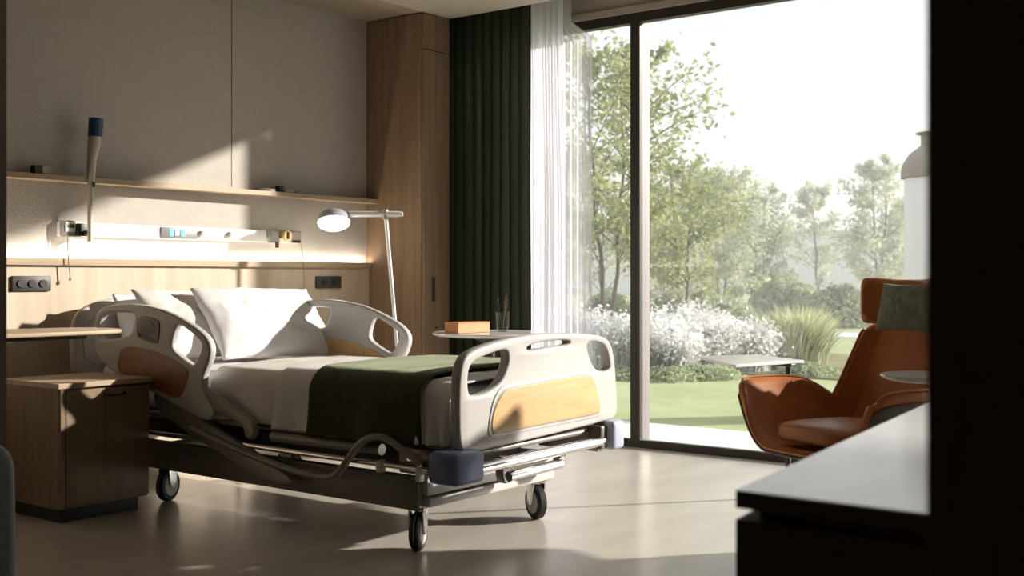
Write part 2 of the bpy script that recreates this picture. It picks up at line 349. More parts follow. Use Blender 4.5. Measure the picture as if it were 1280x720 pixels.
# sockets
def outlet(x0, x1, n, label):
    o = empty('power_outlet', ((x0+x1)/2, 4.975, .975), label, 'outlet')
    MB().box(x0, x1, 4.962, 4.975, .938, 1.008, .004).build('plate', M['socket_plate'], o)
    for k in range(n):
        x = x0 + (x1-x0)*(k+.75)/(n+.5)
        MB().lathe([(0, -.0015), (.0175, -.0015), (.018, .0), (.018, .006)], (x, 4.958, .973), 'Y', 20).build('socket', M['black'], o)
outlet(2.775, 2.965, 3, 'dark triple socket plate low on the oak panel at the left')
outlet(4.62, 4.82, 2, 'dark double socket plate on the oak panel right of the bed')

# ------------------------------------------------------------------ hospital bed
bed = empty('hospital_bed', (3.57, 3.7, 0), 'white plastic hospital bed with wood insets and chrome bumper bar', 'bed')
fb_o = [(3.063, .422), (3.058, .56), (3.063, .66), (3.085, .72), (3.14, .748), (3.30, .775), (3.50, .790), (3.70, .786), (3.92, .772), (4.02, .748), (4.055, .68), (4.072, .56), (4.08, .442), (4.05, .418), (3.90, .410), (3.6, .40), (3.25, .39), (3.09, .39)]
fb_h1 = [(3.112, .60), (3.108, .65), (3.122, .695), (3.168, .715), (3.286, .738), (3.335, .738), (3.342, .70), (3.325, .66), (3.286, .615), (3.204, .588), (3.13, .585)]
fb_h2 = [(3.455, .728), (3.455, .748), (3.58, .758), (3.731, .758), (3.735, .738), (3.60, .736), (3.489, .728)]
fb_h3 = [(3.848, .744), (3.93, .742), (3.99, .722), (4.015, .66), (4.022, .625), (3.96, .616), (3.90, .64), (3.865, .69)]
fb_i = [(3.232, .46), (3.236, .50), (3.259, .546), (3.30, .588), (3.345, .598), (3.58, .606), (3.83, .614), (3.87, .605), (3.90, .57), (3.932, .50), (3.935, .462), (3.91, .452), (3.6, .449), (3.319, .444), (3.25, .444)]
fb = MB().plate([fb_o, fb_h1, fb_h2, fb_h3], 2.575, 2.620, 'XZ', .011, 2).build('footboard', M['plastic'], bed, angle=60)
def grow(o, k):
    cx = sum(p[0] for p in o)/len(o); cy = sum(p[1] for p in o)/len(o)
    return [(p[0]+(k if p[0] > cx else -k), p[1]+(k if p[1] > cy else -k)) for p in o]
MB().plate([grow(fb_i, .016)], 2.571, 2.580, 'XZ', .004, 2).build('inset_rim', M['plastic'], fb)
MB().plate([grow(fb_i, .004)], 2.5695, 2.578, 'XZ', .001, 2).build('inset_groove', M['grey_plastic'], fb)
MB().plate([fb_i], 2.567, 2.578, 'XZ', .002, 2).build('wood_inset', M['wood_inset'], fb)['label'] = 'golden wood-look inset'
# headboard
hb_o = [(3.02, .50), (3.0, .70), (3.01, .80), (3.06, .865), (3.2, .905), (3.57, .925), (3.95, .905), (4.08, .865), (4.13, .80), (4.14, .70), (4.12, .50)]
hb = MB().plate([hb_o], 4.85, 4.885, 'XZ', .015, 2).build('headboard', M['plastic'], bed, angle=60)
MB().plate([grow(hb_o, -.05)], 4.845, 4.852, 'XZ', .003, 2).build('raised_panel', M['plastic'], hb)
# side rails
nr_o = [(4.66, .60), (4.74, .66), (4.752, .74), (4.75, .80), (4.72, .85), (4.66, .872), (4.563, .882), (4.43, .885), (4.268, .868), (4.16, .845), (4.04, .805), (3.95, .765), (3.905, .72), (3.915, .66), (3.955, .60), (3.962, .55), (3.935, .50), (3.885, .46), (3.888, .43), (3.94, .40), (4.068, .435), (4.268, .49), (4.383, .52), (4.54, .555)]
nr_h1 = [(4.71, .715), (4.712, .78), (4.69, .825), (4.62, .843), (4.47, .845), (4.43, .838), (4.437, .80), (4.46, .75), (4.53, .735), (4.63, .72)]
nr_h2 = [(4.172, .716), (4.150, .78), (4.125, .803), (4.085, .79), (4.03, .765), (3.975, .735), (3.965, .712), (3.98, .68), (4.005, .645), (4.03, .632), (4.06, .642), (4.12, .668), (4.16, .69)]
nr_i = [(4.56, .59), (4.545, .66), (4.515, .69), (4.45, .698), (4.296, .684), (4.15, .652), (4.073, .624), (4.045, .60), (4.065, .55), (4.11, .492), (4.15, .488), (4.35, .535), (4.52, .57)]
def rail(yo, x0, x1, side, twin):
    sh_ = lambda o: [(a+yo, b_+(.008 if yo else 0)) for a, b_ in o]
    r_ = MB().plate([sh_(nr_o), sh_(nr_h1), sh_(nr_h2)], x0, x1, 'YZ', .012, 2).build('side_rail', M['plastic'], bed, angle=60)
    xa, xb = (x0-.004, x0+.002)
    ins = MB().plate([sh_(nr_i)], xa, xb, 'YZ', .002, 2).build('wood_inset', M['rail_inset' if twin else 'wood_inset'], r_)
    if twin:
        MB().plate([sh_([(4.405, .838), (4.255, .822), (4.245, .79), (4.255, .722), (4.275, .712), (4.40, .735), (4.415, .76)])], xa, xb, 'YZ', .002, 1).build('control_panel', M['screen'], r_)
        MB().plate([sh_([(4.385, .82), (4.285, .808), (4.28, .75), (4.38, .768)])], xa-.002, xb, 'YZ', .001, 1).build('keypad', M['keypad'], r_)
    return r_
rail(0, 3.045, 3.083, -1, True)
rail(-.215, 4.015, 4.053, 1, False)
# rail linkage on the near side: broad swing arms and the folded tube rail
arm1 = [(4.33, .515), (4.19, .48), (4.046, .425), (3.75, .325), (3.44, .232), (3.42, .20), (3.46, .178), (3.55, .182), (3.69, .205), (3.88, .27), (4.046, .325), (4.2, .38), (4.32, .44)]
MB().plate([arm1], 3.062, 3.098, 'YZ', .014, 2).build('swing_arm', M['steel_paint'], bed)
arm2 = [(3.99, .56), (3.90, .53), (3.82, .49), (3.69, .452), (3.645, .43), (3.63, .38), (3.66, .345), (3.70, .355), (3.71, .40), (3.80, .425), (3.93, .455), (3.99, .49)]
MB().plate([arm2], 3.05, 3.08, 'YZ', .012, 2).build('latch_arm', M['steel_paint'], bed)
MB().tube([(3.055, 4.05, .365), (3.055, 3.735, .300), (3.055, 3.50, .262), (3.055, 3.34, .243), (3.055, 3.19, .242), (3.055, 3.13, .30), (3.055, 3.06, .385), (3.055, 2.99, .42), (3.055, 2.91, .42), (3.055, 2.84, .385), (3.055, 2.75, .345)], .014, 12, 2).build('folded_side_tube', M['steel_paint'], bed)
MB().tube([(4.06, 3.75, .30), (4.06, 3.34, .243), (4.06, 3.19, .242), (4.06, 3.06, .385), (4.06, 2.95, .42), (4.06, 2.84, .385), (4.06, 2.75, .345)], .014, 12, 2).build('folded_side_tube', M['steel_paint'], bed)
# deck and chassis
MB().box(3.11, 4.0, 2.66, 4.84, .385, .408, .006).build('deck', M['steel_paint'], bed)
for x in (3.10, 4.0):
    MB().tube([(x, 3.58, .366), (x, 2.98, .366)], .021, 16).build('actuator_tube', M['steel_paint'], bed)
    MB().tube([(x-.01, 4.6, .318), (x-.01, 2.74, .316)], .012, 12).build('frame_tube', M['chrome'], bed)
for x in (3.15, 3.94):
    MB().box(x-.02, x+.02, 2.83, 4.72, .15, .275, .008).build('chassis_beam', M['steel_paint'], bed)
MB().box(3.15, 3.93, 2.80, 2.87, .205, .285, .008).build('cross_beam', M['plastic'], bed)
MB().box(3.15, 3.93, 2.79, 2.86, .165, .200, .008).build('lower_cross_beam', M['plastic'], bed)
MB().box(3.15, 3.93, 4.36, 4.43, .165, .26, .008).build('cross_beam', M['steel_paint'], bed)
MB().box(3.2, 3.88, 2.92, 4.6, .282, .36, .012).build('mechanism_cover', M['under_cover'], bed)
for y in (3.2, 4.1):
    MB().box(3.35, 3.75, y-.03, y+.03, .26, .39, .01).build('lift_leg', M['steel_paint'], bed)
    MB().tube([(3.4, y+.05, .27), (3.4, y-.25, .38)], .018, 10).build('lift_strut', M['chrome'], bed)
    MB().tube([(3.7, y+.05, .27), (3.7, y-.25, .38)], .018, 10).build('lift_strut', M['chrome'], bed)
for x in (3.12, 3.98):
    MB().box(x-.015, x+.015, 2.60, 2.90, .29, .385, .004).build('corner_bracket', M['steel_paint'], bed)
for y, z in ((2.83, .352), (2.78, .335)):
    MB().tube([(3.098, y, z), (3.082, y, z)], .012, 12).build('bolt', M['chrome'], bed)
MB().box(3.07, 3.10, 2.96, 2.985, .285, .33, .003).build('safety_label', M['white'], bed)
MB().box(3.07, 3.10, 2.77, 2.79, .272, .325, .003).build('safety_label', M['white'], bed)
# bumper
MB().box(2.985, 3.145, 2.525, 2.66, .290, .402, .02, 3).build('bumper', M['blue_plastic'], bed)['label'] = 'slate blue corner bumper'
MB().box(3.975, 4.065, 2.53, 2.64, .300, .418, .018, 3).build('bumper', M['pale_blue'], bed)['label'] = 'pale blue corner bumper'
MB().box(3.93, 3.985, 2.56, 2.63, .305, .40, .008).build('bumper_mount', M['shell'], bed)
for x in (3.02, 4.06): MB().box(x-.04, x+.04, 4.82, 4.92, .30, .41, .02, 3).build('bumper', M['blue_plastic'], bed)
MB().tube([(3.13, 2.575, .328), (3.98, 2.575, .338)], .021, 16).build('bumper_bar', M['chrome'], bed)
MB().tube([(3.13, 2.63, .372), (3.96, 2.63, .376)], .012, 12).build('upper_cross_tube', M['steel_paint'], bed)
lv = MB().tube([(3.37, 2.60, .269), (3.70, 2.60, .276)], .019, 16).build('foot_pedal', M['chrome'], bed)
MB().plate([[(3.345, .245), (3.39, .245), (3.40, .30), (3.375, .345), (3.335, .345), (3.33, .29)]], 2.60, 2.635, 'XZ', .006, 1).build('pedal_arm', M['steel_paint'], lv)
MB().plate([[(3.695, .262), (3.72, .265), (3.745, .31), (3.745, .335), (3.715, .335), (3.69, .30)]], 2.60, 2.63, 'XZ', .006, 1).build('pedal_arm', M['steel_paint'], lv)
MB().tube([(3.42, 2.61, .318), (3.53, 2.61, .322)], .02, 12).build('pedal_joint', M['chrome'], bed)
# casters
def caster(x, y, rz):
    o = bpy.data.objects.new('caster', None); C.objects.link(o); o.parent = bed
    o.location = Vector((x, y, 0)) - bed.location; o.rotation_euler = (0, 0, rz); LOCAL.add(o.name)
    wh = MB().lathe([(.045, -.018), (.064, -.018), (.071, -.012), (.071, .012), (.064, .018), (.045, .018)], (0, 0, .071), 'X', 32).build('tyre', M['rubber'], o)
    MB().lathe([(0, -.020), (.047, -.020), (.047, .020), (0, .020)], (0, 0, .071), 'X', 28).build('wheel_disc', M['plastic'], o)
    MB().lathe([(0, -.029), (.012, -.029), (.012, .029), (0, .029)], (0, 0, .071), 'X', 16).build('axle', M['chrome'], o)
    f = MB()
    for s_ in (-1, 1):
        f.plate([[(-.016, .06), (.016, .06), (.03, .13), (.03, .155), (-.03, .155), (-.03, .13)]], s_*.0265-.003, s_*.0265+.003, 'YZ', .001, 1)
    f.box(-.03, .03, -.03, .03, .15, .158, .002).build('fork', M['chrome'], o)
    MB().tube([(0, 0, .155), (0, 0, .20)], .034, 20).build('swivel', M['plastic'], o)
    p = []
    for k in range(9): a = .35+k*.2; p.append((0, .079*math.sin(a)*-1, .071+.079*math.cos(a)))
    MB().tube(p, .006, 8).build('brake_lever', M['rubber'], o)
caster(3.165, 2.86, -1.12); caster(3.88, 2.85, 2.70); caster(3.19, 4.39, -1.25); caster(3.90, 4.39, .3)

# ------------------------------------------------------------------ mattress and bedding
mt = MB().box(3.125, 3.985, 2.66, 4.83, .408, .605, .05, 5).build('mattress', M['linen'], sub=0)
tag(mt, 'white covered mattress lying on the hospital bed', 'mattress')
def prof(off, hem, hemf, s):
    # closed rounded path from the near hem over the top to the far hem
    x0, x1, zt, rr = 3.125-off, 3.985+off, .605+off, .055+off
    L1 = (zt-rr)-hem; A = rr*PI/2; L2 = (x1-x0)-2*rr; L3 = (zt-rr)-hemf; T = L1+2*A+L2+L3; d_ = s*T
    if d_ < L1: return x0, hem+d_, (-1, 0), 1-d_/L1
    d_ -= L1
    if d_ < A: a = d_/rr; return x0+rr-rr*math.cos(a), zt-rr+rr*math.sin(a), (-math.cos(a), math.sin(a)), 0
    d_ -= A
    if d_ < L2: return x0+rr+d_, zt, (0, 1), 0
    d_ -= L2
    if d_ < A: a = d_/rr; return x1-rr+rr*math.sin(a), zt-rr+rr*math.cos(a), (math.sin(a), math.cos(a)), 0
    d_ -= A; return x1, zt-rr-d_, (1, 0), d_/L3
def drape(name, m, y0, y1, off, hem, hemf, amp, seed, label, thick=.006, crown=.012, nf=9, skew=0):
    def f(u, v):
        x, z, n, h = prof(off, hem, hemf, v)
        y = y0+(y1-y0)*u + .012*n3(v*6, seed)*1.5 + skew*(v-.5)
        top = max(0, n[1])
        wr = amp*(n3(x*3.1+seed, y*7, z*2.5)+.6*n3(x*8, y*12, z*5+seed))
        k = .0 if h == 0 else h
        fold = amp*2.0*k*(math.sin(u*nf*PI+seed+2*n3(u*3, seed))+1.1)
        q = .3*amp+wr*(.7+.5*k)+fold
        q = max(q, -.004)
        z += crown*top*math.sin(max(0, min(1, (x-3.12)/.87))*PI)
        if h: z += .01*n3(y*9, seed)*h
        return (x+n[0]*q, y, z+n[1]*q)
    o = MB().grid(f, 70, 110).build(name, m, solid=thick, off=1, angle=180)
    return tag(o, label, 'bedding')
sheet = drape('bed_sheet', M['linen2'], 3.50, 3.98, .012, .412, .43, .005, 3, 'ivory top sheet hanging over the near side of the mattress below the pillows', nf=4)
drape('folded_sheet', M['linen'], 3.33, 3.565, .024, .400, .43, .005, 8, 'white folded back sheet edge between the ivory sheet and green throw', nf=2)
drape('end_sheet', M['linen'], 2.655, 2.815, .012, .405, .42, .008, 5, 'rumpled white sheet at the foot end of the bed behind the footboard', nf=6)
drape('throw_blanket', M['green_throw'], 2.80, 3.365, .038, .395, .42, .006, 11, 'dark olive green throw blanket laid across the foot of the bed', .008, .014, 3, skew=.05)
def pillow(name, m, w_, h_, t_, loc, ax, ay, az, seed, label):
    def f(sgn):
        def g(u, v):
            a, b_ = 2*u-1, 2*v-1
            k = max(0, (1-abs(a)**2.6))**.55*max(0, (1-abs(b_)**2.6))**.55
            pin = 1-.07*(1-a*a)*abs(b_)**3*0 - .0
            x = a*w_/2*(1-.06*(1-b_*b_)*0-.07*(abs(a) > .0)*(1-abs(b_)**2)*abs(a)**2*-0.3)
            x = a*w_/2*(1-.05*(1-b_*b_)); y = b_*h_/2*(1-.07*(1-a*a))
            z = sgn*t_/2*k*(1+.35*n3(a*1.6+seed, b_*1.6, sgn))+ .008*n3(a*3+seed, b_*3, 7)+.006*n3(a*9+seed, b_*4, 2)*k
            return (x, y, z)
        return g
    o = MB().grid(f(1), 40, 30).grid(f(-1), 40, 30).build(name, m, angle=180)
    mx = Matrix((ax, ay, az)).transposed().to_4x4(); mx.translation = loc; o.matrix_world = mx
    return tag(o, label, 'pillow')
def basis(ang, tilt, roll=0):
    # ang: heading of the width axis, tilt: lean from the vertical
    x = Vector((math.cos(ang), math.sin(ang), 0)); yb = Vector((-math.sin(ang), math.cos(ang), 0))
    y = yb*math.sin(tilt)+Vector((0, 0, 1))*math.cos(tilt); z = x.cross(y)
    R_ = Matrix.Rotation(roll, 3, z); return R_ @ x, R_ @ y, z
pillow('pillow', M['linen'], .70, .44, .15, Vector((3.76, 4.385, .782)), *basis(-.06, .72, -.02), 2, 'large bright white pillow propped at the front of the bed head')
pillow('pillow', M['linen2'], .62, .42, .15, Vector((3.50, 4.56, .782)), *basis(.10, .72, -.04), 6, 'shaded ivory pillow leaning behind the large white one')
pillow('pillow', M['linen'], .50, .36, .12, Vector((3.42, 4.745, .755)), *basis(.02, .30, 0), 9, 'white pillow rearmost of the bed pillows, against the headboard')

# ------------------------------------------------------------------ bedside cabinet
cb = empty('bedside_cabinet', (2.81, 4.5, 0), 'oak bedside cabinet with a drawer standing left of the bed', 'cabinet')
MB().box(2.60, 3.02, 4.30, 4.70, .06, .55, .002).build('body', M['oak_cabinet'], cb, smooth=False)
MB().box(2.585, 3.03, 4.275, 4.71, .55, .572, .003).build('top', M['oak_horizontal'], cb, smooth=False)
MB().box(2.625, 3.015, 4.283, 4.302, .07, .541, .0015).build('door', M['oak_cabinet'], cb, smooth=False)
MB().box(2.602, 2.622, 4.285, 4.302, .065, .546, .001).build('side_stile', M['oak_cabinet'], cb, smooth=False)
MB().tube([(2.80, 4.285, .515), (2.81, 4.262, .510), (2.85, 4.258, .510), (2.885, 4.262, .510), (2.895, 4.285, .515)], .005, 8, 2).build('handle', M['black'], cb)
MB().box(2.63, 3.0, 4.34, 4.68, 0, .06).build('plinth', M['black'], cb, smooth=False)
# overbed table
ot = empty('overbed_table', (2.05, 4.08, 0), 'overbed table with a thin oak top over the bedside cabinet', 'table')
MB().plate([[(1.9, 3.9), (2.5, 3.88), (2.62, 3.9), (2.67, 3.97), (2.66, 4.12), (2.56, 4.22), (2.3, 4.26), (1.9, 4.26)]], .785, .802, 'XY', .006, 2).build('table_top', M['oak_horizontal'], ot)
MB().box(1.95, 2.52, 3.97, 4.16, .768, .784, .003).build('under_frame', M['black'], ot)
MB().box(2.0, 2.08, 4.04, 4.12, .05, .77, .005).build('column', M['black'], ot)
MB().box(1.98, 2.12, 4.02, 4.06, .02, .05, .005).box(1.98, 2.02, 3.9, 4.24, .02, .05, .005).build('base', M['black'], ot)
for p in ((2.0, 3.93), (2.0, 4.21), (2.10, 4.04)): MB().lathe([(0, -.01), (.014, -.01), (.014, .01), (0, .01)], (p[0], p[1], .014), 'X', 14).build('wheel', M['rubber'], ot)

# ------------------------------------------------------------------ reading lamp
lp = empty('floor_lamp', (4.78, 4.36, 0), 'slim white reading floor lamp with a lit round head right of the bed', 'lamp')
Rv = Vector((.6085, -.7935, 0)); top = Vector((4.675, 4.47, 1.352)); foot = Vector((4.765, 4.395, .03))
MB().tube([foot, top+Vector((0, 0, .02))], .0105, 14).build('pole', M['white'], lp)
MB().lathe([(0, 0), (.13, 0), (.13, .016), (.02, .022), (.015, .05), (0, .05)], (foot.x, foot.y, 0)).build('base', M['white'], lp)
MB().tube([top-Rv*.20, top+Rv*.075, top+Rv*.098], lambda f: .017 if f < .8 else .012, 14).build('arm', M['white'], lp)
MB().tube([top-Vector((0, 0, .03)), top+Vector((0, 0, .025))], .017, 14).build('joint', M['lamp_shade'], lp)
hd = top-Rv*.285+Vector((0, 0, -.045)); vd = Vector((-.794, -.609, 0)); nrm = (Vector((0, 0, 1))*.90-vd*.36-Rv*.10).normalized()
rot = Vector((0, 0, 1)).rotation_difference(nrm).to_matrix().to_4x4(); rot.translation = hd
def lathe_at(prof_, m, name, mtx, parent):
    q = MB().lathe(prof_, seg=36)
    bmesh.ops.transform(q.bm, matrix=mtx, verts=q.bm.verts); return q.build(name, m, parent)
lathe_at([(.090, 0), (.093, .004), (.088, .03), (.068, .052), (.035, .064), (0, .068)], M['lamp_shade'], 'lamp_shade', rot, lp)
lathe_at([(.089, .002), (.086, -.014), (.06, -.030), (.03, -.037), (0, -.038)], M['lamp_glow'], 'diffuser', rot, lp)
MB().tube([hd+nrm*.05+Rv*.03, top-Rv*.19], .012, 12).build('neck', M['lamp_shade'], lp)
bl = bpy.data.lights.new('reading_bulb', 'POINT'); bo = bpy.data.objects.new('reading_bulb', bl); C.objects.link(bo)
bl.energy = 1.3; bl.color = (1, .88, .7); bl.shadow_soft_size = .05; bo.location = hd-nrm*.09

# ------------------------------------------------------------------ curtains
def curtain(name, m, x, ya, yb, z0, z1, folds, amp, label, cat, edge=None, solid=.0, seed=0, parent=None):
    def f(u, v):
        z = z0+(z1-z0)*v; y_a, y_b = (ya, yb) if not edge else edge(z)
        ph = u*folds*2*PI+.7*n3(u*5, seed, z*.4)*2
        a = amp*(.75+.35*n3(u*7, seed+3))*(1-.25*v)
        return (x+a*math.sin(ph)+.25*a*math.sin(2*ph+1), y_a+(y_b-y_a)*u+.010*math.sin(ph*2)+.006*n3(u*9, z, seed), z)
    o = MB().grid(f, int(folds*14), 26).build(name, m, parent, angle=180, solid=solid)
    if cat: tag(o, label, cat)
    return o
curtain('curtain', M['curtain'], 5.46, 4.05, 4.98, .015, 2.855, 13, .048, 'heavy dark green curtain drawn beside the oak wardrobe', 'curtain', solid=0)
sv = curtain('sheer_curtain', M['sheer'], 5.62, 3.55, 4.10, .015, 2.855, 8, .018, 'white sheer curtain hanging between the green curtain and glass', 'curtain',
             edge=lambda z: (3.93-.03*min(1, max(0, 2.4-z)), 4.30), seed=5)
curtain('loose_panel', M['sheer2'], 5.70, 3.3, 3.95, .015, 2.855, 5, .022, '', None,
        edge=lambda z: (3.93-.15*min(1, max(0, (2.50-z)/.06)), 4.02), seed=9, parent=sv)
t_ = MB().box(5.44, 5.48, .55, 4.99, 2.85, 2.862).build('curtain_track', M['frame'], smooth=False); tag(t_, 'dark ceiling track above the green curtain', 'curtain track')

# ------------------------------------------------------------------ round side table with box and glass
st = empty('round_table', (4.62, 3.68, 0), 'round pale side table in front of the green curtain', 'table')
MB().lathe([(0, .703), (.27, .703), (.295, .712), (.297, .718), (.293, .722), (0, .722)], (4.62, 3.68, 0), seg=64).build('table_top', M['white_top'], st)
MB().tube([(4.62, 3.68, .02), (4.62, 3.68, .703)], .022, 16).build('stem', M['frame'], st)
MB().lathe([(0, 0), (.2, 0), (.2, .012), (.03, .022), (0, .022)], (4.62, 3.68, 0), seg=40).build('base', M['frame'], st)
MB().lathe([(.02, .66), (.11, .700), (.11, .7035), (0, .7035)], (4.62, 3.68, 0), seg=24).build('bracket', M['frame'], st)
bx = empty('orange_box', (4.52, 3.75, .7225), 'orange wooden box with pale sides on the round table', 'box', rz=-.12); LOCAL.add(bx.name)
MB().box(-.11, .11, -.05, .05, .0005, .048, .002).build('box_body', M['box_lid'], bx, smooth=False)
MB().box(-.1105, -.109, -.045, .045, .004, .045).build('end_panel', M['orange_box'], bx, smooth=False)
MB().box(-.112, .112, -.052, .052, .048, .054, .001).build('lid', M['orange_box'], bx, smooth=False)
gl = empty('drinking_glass', (4.70, 3.665, .722), 'clear drinking glass holding twigs on the round table', 'glass')
MB().lathe([(0, .002), (.026, .002), (.033, .10), (.035, .10), (.029, 0), (0, 0)], (4.70, 3.665, .7225), seg=28).build('vessel', M['drinking_glass'], gl)
tw = empty('twig_sprigs', (4.70, 3.665, .73), 'thin dark twigs standing in the drinking glass', 'twigs')
rnd = random.Random(3)
for k in range(7):
    a = rnd.uniform(0, 6.28); e = Vector((math.cos(a)*.035, math.sin(a)*.035, rnd.uniform(.14, .185)))
    q = MB().tube([Vector((4.70, 3.665, .73))+e*.05, Vector((4.70, 3.665, .73))+e*.6, Vector((4.70, 3.665, .73))+e], .0012, 5)
    for j in range(4):
        h = Vector((4.70, 3.665, .73))+e*(.6+.1*j); q.tube([h, h+Vector((rnd.uniform(-.012, .012), rnd.uniform(-.012, .012), .012))], .002, 4)
    q.build('twig', M['stem'], tw)

# ------------------------------------------------------------------ orange lounge chair
F = Vector((-.924, .382, 0)); rz = math.atan2(F.y, F.x)-PI/2       # local +y faces forward, local -x is the chair's left
ch = empty('lounge_chair', (4.19, 1.60, 0), 'burnt orange high back lounge chair beside the big window', 'armchair', rz=rz); LOCAL.add(ch.name)
ST = [  # y, z of the middle, half base, half top, y of the rim, z of the rim
    (.315, .315, .19, .345, .29, .50), (.30, .305, .20, .370, .285, .545), (.24, .298, .21, .385, .24, .566), (.08, .295, .215, .375, .08, .568), (-.04, .30, .21, .335, -.02, .558),
    (-.12, .325, .205, .275, -.07, .525), (-.185, .385, .20, .235, -.10, .488), (-.225, .46, .19, .235, -.135, .52), (-.25, .56, .185, .228, -.18, .60), (-.28, .68, .165, .212, -.225, .70), (-.30, .755, .15, .196, -.255, .765), (-.305, .785, .13, .15, -.285, .785)]
def cat_(k, f):
    n_ = len(ST)-1; x = f*n_; i = min(int(x), n_-1); t = x-i
    p = [ST[max(0, min(n_, i+d_))][k] for d_ in (-1, 0, 1, 2)]
    return .5*(2*p[1]+(p[2]-p[0])*t+(2*p[0]-5*p[1]+4*p[2]-p[3])*t*t+(3*p[1]-p[0]-3*p[2]+p[3])*t**3)
def shellf(u, v, off=0, drop=0):
    a = 2*u-1; s_ = 1 if a > 0 else -1; a = abs(a)*(1-drop)
    ym, zm, hb_, ht, yr, zr = [cat_(k, v) for k in range(6)]
    if a < .45: t = a/.45; x = hb_*t; y, z = ym, zm+.004*t*t
    else:
        t = (a-.45)/.55; c1, c0 = (1, 0)
        bx_, bz_, by_ = hb_+(ht-hb_)*.55, zm+(zr-zm)*.12, ym+(yr-ym)*.35
        x = (1-t)**2*hb_+2*t*(1-t)*bx_+t*t*ht; y = (1-t)**2*ym+2*t*(1-t)*by_+t*t*yr; z = (1-t)**2*(zm+.004)+2*t*(1-t)*bz_+t*t*zr
    p = Vector((s_*x, y, z))
    return p
sh1 = MB().grid(lambda u, v: shellf(u, v), 48, 60).lounge().build('seat_shell', M['orange'], ch, solid=.022, off=1, angle=180)
def outf(u, v):
    e = 1e-3; v_ = .07+v*.70; p = shellf(u, v_, 0, .04); du = shellf(min(1, u+e), v_, 0, .04)-shellf(max(0, u-e), v_, 0, .04); dv = shellf(u, min(1, v_+e), 0, .04)-shellf(u, v_-e, 0, .04)
    n_ = du.cross(dv).normalized(); ctr = Vector((0, .05, .75))
    if n_.dot(p-ctr) < 0: n_ = -n_
    return p+n_*.030
MB().grid(outf, 48, 60).lounge().build('outer_shell', M['shell'], ch, solid=.008, off=0, angle=180)
def padf(u, v):
    a = u*2*PI; ph = (v-.5)*PI; n_ = .45
    sg = lambda q, e_: math.copysign(abs(q)**e_, q)
    x = .205*sg(math.cos(a), .6)*sg(math.cos(ph), .35); y = .205*sg(math.sin(a), .6)*sg(math.cos(ph), .35); z = .045*sg(math.sin(ph), .6)
    return (x*(1+.1*(y > 0)*y/.2), .10+y, .362+z+.012*(1-(x/.2)**2))
MB().grid(padf, 48, 16).lounge().build('seat_cushion', M['orange_pad'], ch, angle=180)
def headf(u, v):
    a = 2*u-1; b_ = 2*v-1
    e = (1-abs(b_)**4)**.25 if abs(b_) < 1 else 0
    k = min(1, (1-abs(b_)**3.5)**.28+.0) if abs(b_) < 1 else .0
    hw = .225*(.86+.14*k)
    x = a*hw; return (math.sin(a*1.05)*.225*(.86+.14*k), -.315+.13*(1-math.cos(a*1.25)), .90+b_*.092*(1-.10*abs(a)**6)-.0)
MB().grid(headf, 40, 16).lounge().build('headrest', M['orange'], ch, solid=.045, off=0, sub=1, angle=180)
MB().box(-.10, .10, -.345, -.315, .60, .93, .01).lounge().build('neck_bracket', M['orange'], ch)
MB().tube([(0, 0, .02), (0, 0, .345)], .03, 16).build('pedestal', M['frame'], ch)
bs = MB()
for k in range(4): a = PI/4+k*PI/2; bs.tube([(0, 0, .03), (.27*math.cos(a), .27*math.sin(a), .014)], lambda f: .018-.006*f, 8)
bs.build('star_base', M['frame'], ch)
MB().tube([shellf(i/60*.0+1, .04+.88*i/60)+Vector((.012, 0, .004)) for i in range(61)], .006, 6).lounge().build('piping', M['orange_pad'], ch)
MB().tube([shellf(0, .04+.88*i/60)+Vector((-.012, 0, .004)) for i in range(61)], .006, 6).lounge().build('piping', M['orange_pad'], ch)
L2W = lambda x, y, z: Vector((4.19, 1.60, .1))+Matrix.Rotation(rz, 3, 'Z') @ Vector((x, y, z))*.9
xr = (Matrix.Rotation(rz, 3, 'Z') @ Vector((1, 0, 0))); yf = F
up_ = (Vector((0, 0, 1))*.97-yf*.22).normalized(); zz = xr.cross(up_)
pillow('cushion', M['cushion'], .30, .185, .09, L2W(-.095, -.205, .875), xr, up_, zz, 4, 'grey green cushion resting against the headrest of the orange chair')

def crisp(q, f=.06):
    o = []
    for i in range(len(q)):
        a, b_, c_ = [Vector(q[(i+k) % len(q)]) for k in (-1, 0, 1)]; o += [tuple(b_.lerp(a, f)), tuple(b_), tuple(b_.lerp(c_, f))]
    return o
# small tables near the chair
tt = empty('tray_table', (4.95, 2.213, 0), 'thin white square tray table behind the arm of the orange chair', 'table')
MB().plate([crisp([(4.88, 2.64), (4.47, 2.24), (4.92, 2.12), (5.15, 2.46)])], .618, .630, 'XY', .004, 1).build('table_top', M['white_top'], tt)
MB().box(4.82, 5.0, 2.14, 2.28, .606, .618, .003).build('bracket', M['frame'], tt)
MB().tube([(4.955, 2.215, .01), (4.955, 2.215, .61)], .012, 12).build('stem', M['frame'], tt)
MB().lathe([(0, 0), (.15, 0), (.15, .01), (.02, .016), (0, .016)], (4.955, 2.215, 0)).build('base', M['frame'], tt)
rt = empty('round_table', (3.35, 1.055, 0), 'small round white side table in front of the orange chair', 'table')
MB().lathe([(0, .708), (.13, .708), (.146, .716), (.148, .720), (.145, .724), (0, .724)], (3.35, 1.055, 0), seg=48).build('table_top', M['white_top'], rt)
MB().tube([(3.35, 1.055, .01), (3.35, 1.055, .71)], .014, 14).build('stem', M['white'], rt)
MB().lathe([(0, 0), (.14, 0), (.14, .01), (.02, .016), (0, .016)], (3.35, 1.055, 0)).build('base', M['white'], rt)
